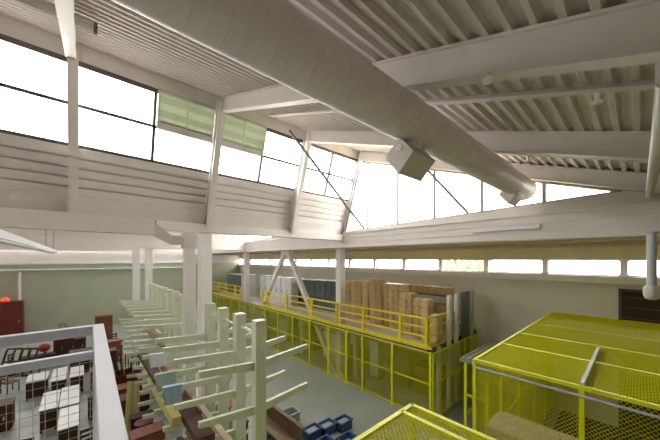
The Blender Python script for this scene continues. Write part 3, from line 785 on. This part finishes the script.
desk([(60, 408), (79, 405), (79, 424), (57, 431)], 'white topped work table seen through the wire, nearest at right')
desk([(45, 392), (59, 390), (57, 407), (40, 411)], 'white topped work table seen through the wire, left of the middle row')
desk([(56, 368), (67, 367), (64, 379), (50, 382)], 'white topped table in the far row, left of the far right one')
desk([(71, 367), (84, 365), (84, 375), (69, 377)], 'white topped table in the far row, farthest right')
desk([(28, 374), (48, 372), (48, 380), (26, 382)], 'white topped table in the far row, at the left end')
def chair(px, py, face, m, lab, arch=False):
    x, y, _ = P(px, py, 0)
    t = thing('wooden_chair', lab, 'chair', (x, y, 0), 'dark wooden chairs')
    c, s = math.cos(face), math.sin(face)
    def R(a, b, z): return V((x+a*c-b*s, y+a*s+b*c, z))
    u, v = V((c, s, 0)), V((-s, c, 0))
    MB().ob(R(0, 0, .44), u*.22, v*.22, V((0, 0, .02))).build('seat', m, t)
    for a in (-.19, .19):
        for b in (-.19, .19): MB().bar(R(a, b, 0), R(a, b, .42 if b < 0 else .95), .04, .04).build('leg', m, t)
    bk = MB()
    if arch:
        pts = [R(.2*math.cos(th), .19, .93+.14*math.sin(th)) for th in [math.pi*k/8 for k in range(9)]]
        for k in range(8): bk.tube(pts[k], pts[k+1], .022, 6)
        for a in (-.1, 0, .1): bk.tube(R(a, .19, .46), R(a, .19, 1.04), .012, 6)
        bk.build('arched_back', m, t)
    else:
        for z in (.62, .76, .9): bk.ob(R(0, .19, z), u*.19, v*.012, V((0, 0, .04)))
        bk.build('back_slats', m, t)
    return t
chair(63, 339, .1, 'dbrown', 'dark wooden chair with arched back before the green wall', True)
chair(28, 470, 2.8, 'dbrown', 'dark wooden chair nearest at the lower left, seen through the wire')
chair(88, 458, 3.3, 'dbrown', 'dark wooden chair at the foot of the white corner post')
chair(115, 349, .4, 'dbrown', 'dark wooden chair just right of the white corner post')
chair(16, 372, 1.2, 'dbrown', 'dark wooden chair at the left behind the white topped tables')
chair(10, 392, 2.2, 'dbrown', 'dark wooden chair at the left edge seen through the wire')
def cab(px, py, w, d_, h, m, lab, doors=1, name='wooden_cabinet', cat='cabinet'):
    x, y, _ = P(px, py, 0)
    t = thing(name, lab, cat, (x, y, 0))
    MB().box(x-w/2, x+w/2, y, y+d_, .06, h-.03).build('body', m, t)
    MB().box(x-w/2-.02, x+w/2+.02, y-.03, y+d_, h-.03, h).build('top_panel', m, t)
    MB().box(x-w/2+.04, x+w/2-.04, y+.03, y+d_-.02, 0, .06).build('plinth', m, t)
    for k in range(doors):
        ww = w/doors
        q = MB().box(x-w/2+k*ww+.015, x-w/2+(k+1)*ww-.015, y-.02, y, .09, h-.06).build('door', m, t)
        MB().box(x-w/2+k*ww+ww*.8, x-w/2+k*ww+ww*.84, y-.04, y-.02, h*.5-.06, h*.5+.06).build('handle', 'tape', q)
    return (x, y, h)
mx, my, mh = cab(2, 343, 1.9, .8, 2.75, 'maroon', 'big dark maroon cabinet at the left edge by the green back wall', 2)
rl = thing('warning_lamp', 'glowing red lamp on top of the maroon cabinet', 'lamp', (mx+.1, my+.4, mh))
MB().lathe((mx+.1, my+.4, mh), (0, 0, 1), [(0, .22), (.05, .22)], 16).build('base', 'dark', rl)
MB().lathe((mx+.1, my+.4, mh+.05), (0, 0, 1), [(0, .2), (.12, .19), (.2, .12), (.23, .03)], 16).build('dome', 'redlight', rl)
cab(64, 361, .85, .5, 1.45, 'dbrown', 'dark brown cabinet standing before the green wall at left', 2)
cab(104, 341, .95, .5, 1.75, 'rust', 'rust brown cabinet behind the top of the white corner post', 1)
x, y, h = cab(37, 368, 1.3, .6, .6, 'dbrown', 'low dark cabinet carrying the red ball lamp', 2)
tl = thing('table_lamp', 'table lamp with round red shade on the low dark cabinet', 'lamp', (x+.25, y+.3, h))
MB().lathe((x+.25, y+.3, h), (0, 0, 1), [(0, .12), (.02, .12), (.03, .03), (.12, .03)], 14).build('base', 'dark', tl)
MB().lathe((x+.25, y+.3, h+.12), (0, 0, 1), [(0, .05)]+[(.22-.22*math.cos(a), .03+.21*math.sin(a)) for a in [k*math.pi/10 for k in range(1, 10)]]+[(.44, .05)], 18).build('shade', 'red', tl)
tag(MB().tube((x-.35, y+.3, h), (x-.35, y+.3, h+.65), .04, 10, .02).build('wooden_spindle', 'tan'), 'tan wooden spindle standing on the low dark cabinet', 'spindle')
# leaning wooden frames at the far left
for k in range(4):
    x, y, _ = P(6+8*k, 376, 0)
    t = thing('wooden_trestle', 'dark wooden trestle leaning at far left, %s from the left' % ORD[k], 'trestle', (x, y, 0), 'leaning wooden trestles')
    w, h = .62, 1.15
    A, B = V((x, y, 0)), V((x+.25, y+.35, h))
    u = V((.8, -.4, 0)).normalized()*w/2
    for (p, q_) in ((A-u, B-u), (A+u, B+u)): MB().bar(p, q_, .07, .05, (.5, .8, 0)).build('stile', 'dbrown', t)
    for (c) in (A, (A+B)/2, B): MB().bar(c-u+V((0, 0, .04)), c+u+V((0, 0, .04)), .05, .07).build('cross_rail', 'dbrown', t)
# crate full of dark sticks, and long yellow poles
x, y = 1.52, 14.8
bx = bin_(x, y, 0, .95, .74, .85, 'maroon', 'wooden_crate', 'red brown wooden crate full of dark sticks right of the corner post', 'crate')
for k in range(15):
    a = -.36+.72*k/14; b_ = random.uniform(-.22, .22)
    p = V((x+a*.7, y+b_*.8, .03)); e = V((x+a*(1.3+.5*random.random()), y+b_, random.uniform(1.35, 1.85)))
    tag(MB().bar(p, e, .055, .035).build('wooden_stick', 'dbrown' if k % 5 else 'tan'), '%s wooden stick standing in the red brown crate' % ('dark' if k % 5 else 'tan'), 'stick', ('dark' if k % 5 else 'tan')+' sticks in the red brown crate')
for k in range(4):
    x, y = 1.12+.12*k, 11.25+.14*k
    tag(MB().bar((x, y, .02), (x+.12-.03*k, y+.30, 1.55-.1*k), .16, .03, (.7, .5, 0)).build('wooden_plank', 'olivewood' if k != 2 else 'tan'), ['yellow green plank leaning beside the maroon stool, nearest', 'yellow green plank leaning beside the maroon stool, second back', 'tan plank leaning beside the maroon stool', 'yellow green plank leaning beside the maroon stool, farthest back'][k], 'plank', 'leaning planks')
# things under and on the racks
cab(160, 0, 0, 0, 0, None, None) if False else None
def cabx(x, y, w, d_, h, m, lab, doors=1, name='wooden_chest', cat='chest'):
    dep = CA*x+SA*y
    return cab(330+F_*(SA*x-CA*y)/dep, 259+F_*EYE/dep, w, d_, h, m, lab, doors, name, cat)
def cloth(lev, xa, xb, y, drop, m, lab):
    mb = MB(); n = 8; e = .052
    za, zb_ = on_arm(-1, lev, 2.83-xa), on_arm(-1, lev, 2.83-xb)
    def strip(f):
        for k in range(n):
            t0, t1 = k/n, (k+1)/n
            x0, x1 = xa+(xb-xa)*t0, xa+(xb-xa)*t1; z0, z1 = za+(zb_-za)*t0, za+(zb_-za)*t1
            w0, w1 = .012*math.sin(9*t0), .012*math.sin(9*t1)
            f(x0, x1, z0, z1, w0, w1)
    def top(x0, x1, z0, z1, w0, w1):
        mb.hexa([(x0, y-e-.008, z0+.003), (x1, y-e-.008, z1+.003), (x1, y+e+.008, z1+.003), (x0, y+e+.008, z0+.003), (x0, y-e-.008, z0+.012), (x1, y-e-.008, z1+.012), (x1, y+e+.008, z1+.012), (x0, y+e+.008, z0+.012)])
    def front(x0, x1, z0, z1, w0, w1, s=-1, d=drop):
        mb.hexa([(x0, y+s*(e+.02+abs(w0)), z0-d+w0), (x1, y+s*(e+.02+abs(w1)), z1-d+w1), (x1, y+s*(e+.03+abs(w1)), z1-d+w1), (x0, y+s*(e+.03+abs(w0)), z0-d+w0),
                 (x0, y+s*e, z0+.010), (x1, y+s*e, z1+.010), (x1, y+s*(e+.008), z1+.010), (x0, y+s*(e+.008), z0+.010)])
    strip(top); strip(front); strip(lambda *a: front(*a, s=1, d=drop*.8))
    tag(mb.build('draped_cloth', m), lab, 'cloth')
cloth(2, 1.44, 1.82, 7.42, .40, 'lblue', 'light blue cloth draped over an arm end of the near rack')
cloth(2, 1.46, 1.92, 8.40, .36, 'greyblue', 'grey blue cloth draped over an arm behind the light blue cloth')
cloth(2, 1.62, 2.10, 10.3, .40, 'white', 'white cloth draped over the first arm of the far rack')
for (x, y, w, d_, h, m, lab) in ((1.45, 9.3, .8, .5, .75, 'rust', 'rust brown chest in the gap between the two racks'),
   (1.5, 12.4, .9, .6, .62, 'dbrown', 'dark brown chest beneath the far rack arms, behind the leaning planks'),
   (1.5, 13.5, .9, .6, .62, 'rust', 'rust brown chest beneath the far rack arms, before the crate of sticks'),
   (1.5, 10.8, .6, .3, .6, 'dbrown', 'small dark chest beneath the far rack, before the leaning planks'),
   (.55, 12.9, .7, .6, .85, 'dbrown', 'dark chest on the open floor left of the far rack'),
   (.65, 15.6, .7, .6, .9, 'dbrown', 'dark chest on the open floor beside the crate of sticks'),
   (.9, 16.9, .8, .6, 1.3, 'dbrown', 'tall dark chest behind the crate of sticks'),
   (3.32, 7.6, .62, .5, 1.0, 'dbrown', 'dark red chest behind the nearest rack upright, right side'),
   (3.62, 8.9, .6, .45, .9, 'rust', 'rust chest right of the rack line near the tub'),
   (.1, 18.6, 1.0, .6, 1.1, 'dbrown', 'dark chest far back right of the white corner post'),
   (1.3, 19.2, .9, .6, 1.2, 'rust', 'rust chest far back near the ends of the rack arms'),
   (-2.2, 14.0, 1.0, .6, .9, 'dbrown', 'dark chest behind the wire mesh at the left edge'),
   (-.2, 22.6, .9, .6, .9, 'dbrown', 'dark chest behind the wire mesh left of the far tables')):
    cabx(x, y, w, d_, h, m, lab)

# ------------------------------------------------------------------ the camera's own landing and its white guard rail
st(MB().box(-6, .16, -1.6, 3.09, 3.9, 4.05).build('floor_landing', 'palegrey'))
tag(MB().box(-.1, .1, 2.75, 2.95, 0, 3.9).build('landing_post', 'paint'), 'white post under the corner of the near landing', 'post')
gr = thing('guard_railing', 'white guard railing with wire mesh infill close to the camera at left', 'railing', (.11, 3.03, 4.05))
T = 5.15
MB().box(.076, .148, 2.995, 3.067, 4.05, T-.075).build('corner_post', 'white', gr)
MB().hexa([(-.005, -1.5, T-.075), (.062, -1.5, T-.075), (.148, 3.067, T-.075), (.076, 3.067, T-.075), (-.005, -1.5, T), (.062, -1.5, T), (.148, 3.067, T), (.076, 3.067, T)]).build('top_rail', 'white', gr, bevel=.006)
MB().box(-5.9, .076, 2.995, 3.067, T-.075, T).build('top_rail', 'white', gr, bevel=.006)
MB().box(-5.9, .076, 3.0, 3.06, T-.275, T-.21).build('mid_rail', 'white', gr, bevel=.006)
MB().hexa([(.005, -1.5, 4.05), (.055, -1.5, 4.05), (.14, 2.995, 4.05), (.085, 2.995, 4.05), (.005, -1.5, T-.075), (.055, -1.5, T-.075), (.14, 2.995, T-.075), (.085, 2.995, T-.075)]).build('side_panel', 'white', gr)
MB().box(-5.9, .076, 3.0, 3.06, 4.12, 4.17).build('bottom_rail', 'white', gr)
for x in (-1.5, -3.0, -4.5, -5.86): MB().box(x-.036, x+.036, 2.995, 3.067, 4.05, T-.075).build('post', 'white', gr)
w = MB(); x = .06
while x > -5.8: w.tube((x, 3.03, 4.17), (x, 3.03, T-.275), .0022, 4); x -= .065
z = 4.2
while z < T-.28: w.tube((-5.85, 3.034, z), (.076, 3.034, z), .0022, 4); z += .065
w.build('wire_infill', 'railwire', gr)

# ------------------------------------------------------------------ outside
tr = thing('tree', 'leafy green tree outside the strip windows', 'tree', (22, 9.0, -.22))
MB().tube((22, 9, -.22), (22, 9, 4.5), .2, 10, .12).build('trunk', 'bark', tr)
m = MB()
for k in range(420):
    th, ph = random.uniform(0, 6.28), math.acos(random.uniform(-1, 1)); rr = 1.9*random.uniform(.6, 1)
    c = V((22+rr*math.sin(ph)*math.cos(th), 9+rr*math.sin(ph)*math.sin(th), 5.3+.8*rr*math.cos(ph)))
    a = V((random.uniform(-1, 1), random.uniform(-1, 1), random.uniform(-1, 1))).normalized(); b_ = a.cross(V((.3, .5, .8))).normalized()
    m.ob(c, a*.16, b_*.1, a.cross(b_)*.008)
m.build('crown', 'leaf', tr)

# ------------------------------------------------------------------ light: overcast sky through the glazing
w = bpy.data.worlds.new('overcast'); scene.world = w; w.use_nodes = True
nt = w.node_tree; bg = nt.nodes['Background']
bg.inputs['Color'].default_value = (1.0, .965, .95, 1); bg.inputs['Strength'].default_value = 6.0
def portal(c, u, v, w_, h_):
    u, v = V(u).normalized(), V(v).normalized(); n = u.cross(v)
    L = bpy.data.lights.new('window_portal', 'AREA'); L.shape = 'RECTANGLE'; L.size = w_; L.size_y = h_
    L.cycles.is_portal = True
    o = bpy.data.objects.new('window_portal', L); COL.objects.link(o); o['kind'] = 'helper'
    o.matrix_world = Matrix(((u.x, v.x, n.x, c[0]), (u.y, v.y, n.y, c[1]), (u.z, v.z, n.z, c[2]), (0, 0, 0, 1)))
for bay in range(3):
    dy = PITCH*bay
    zc = 9.21; c = V((.1, clY(zc)+dy, zc))-LN*.1
    vv = V((0, -.326, 1)).normalized()
    # light shines along -n ; n must point outwards (-LN)
    u = V((1, 0, 0)); n = u.cross(vv)
    if n.dot(LN) > 0: u = -u
    portal(c, u, vv, 18.3, 1.9)
    portal((XE+.1, 4.8+dy, 8.5), (0, 1, 0), (0, 0, 1), 9.2, 3.3)
portal((XW+.3, 13.7, 5.41), (0, 1, 0), (0, 0, 1), 33.6, .7)

# ------------------------------------------------------------------ camera
cam = bpy.data.cameras.new('camera'); co = bpy.data.objects.new('camera', cam); COL.objects.link(co)
co.location = (0, 0, EYE); co.rotation_euler = (math.pi/2, 0, math.atan2(SA, CA)-math.pi/2)
cam.sensor_width = 36; cam.lens = F_/660*36; cam.shift_y = 39/660; cam.clip_start = .05; cam.clip_end = 400
scene.camera = co
vs = scene.view_settings
vs.view_transform = 'Standard'; vs.look = 'None'; vs.gamma = 1; vs.use_curve_mapping = False; vs.exposure = 0.97
scene.cycles.max_bounces = 10; scene.cycles.diffuse_bounces = 6; scene.cycles.transparent_max_bounces = 32
scene.cycles.use_denoising = True
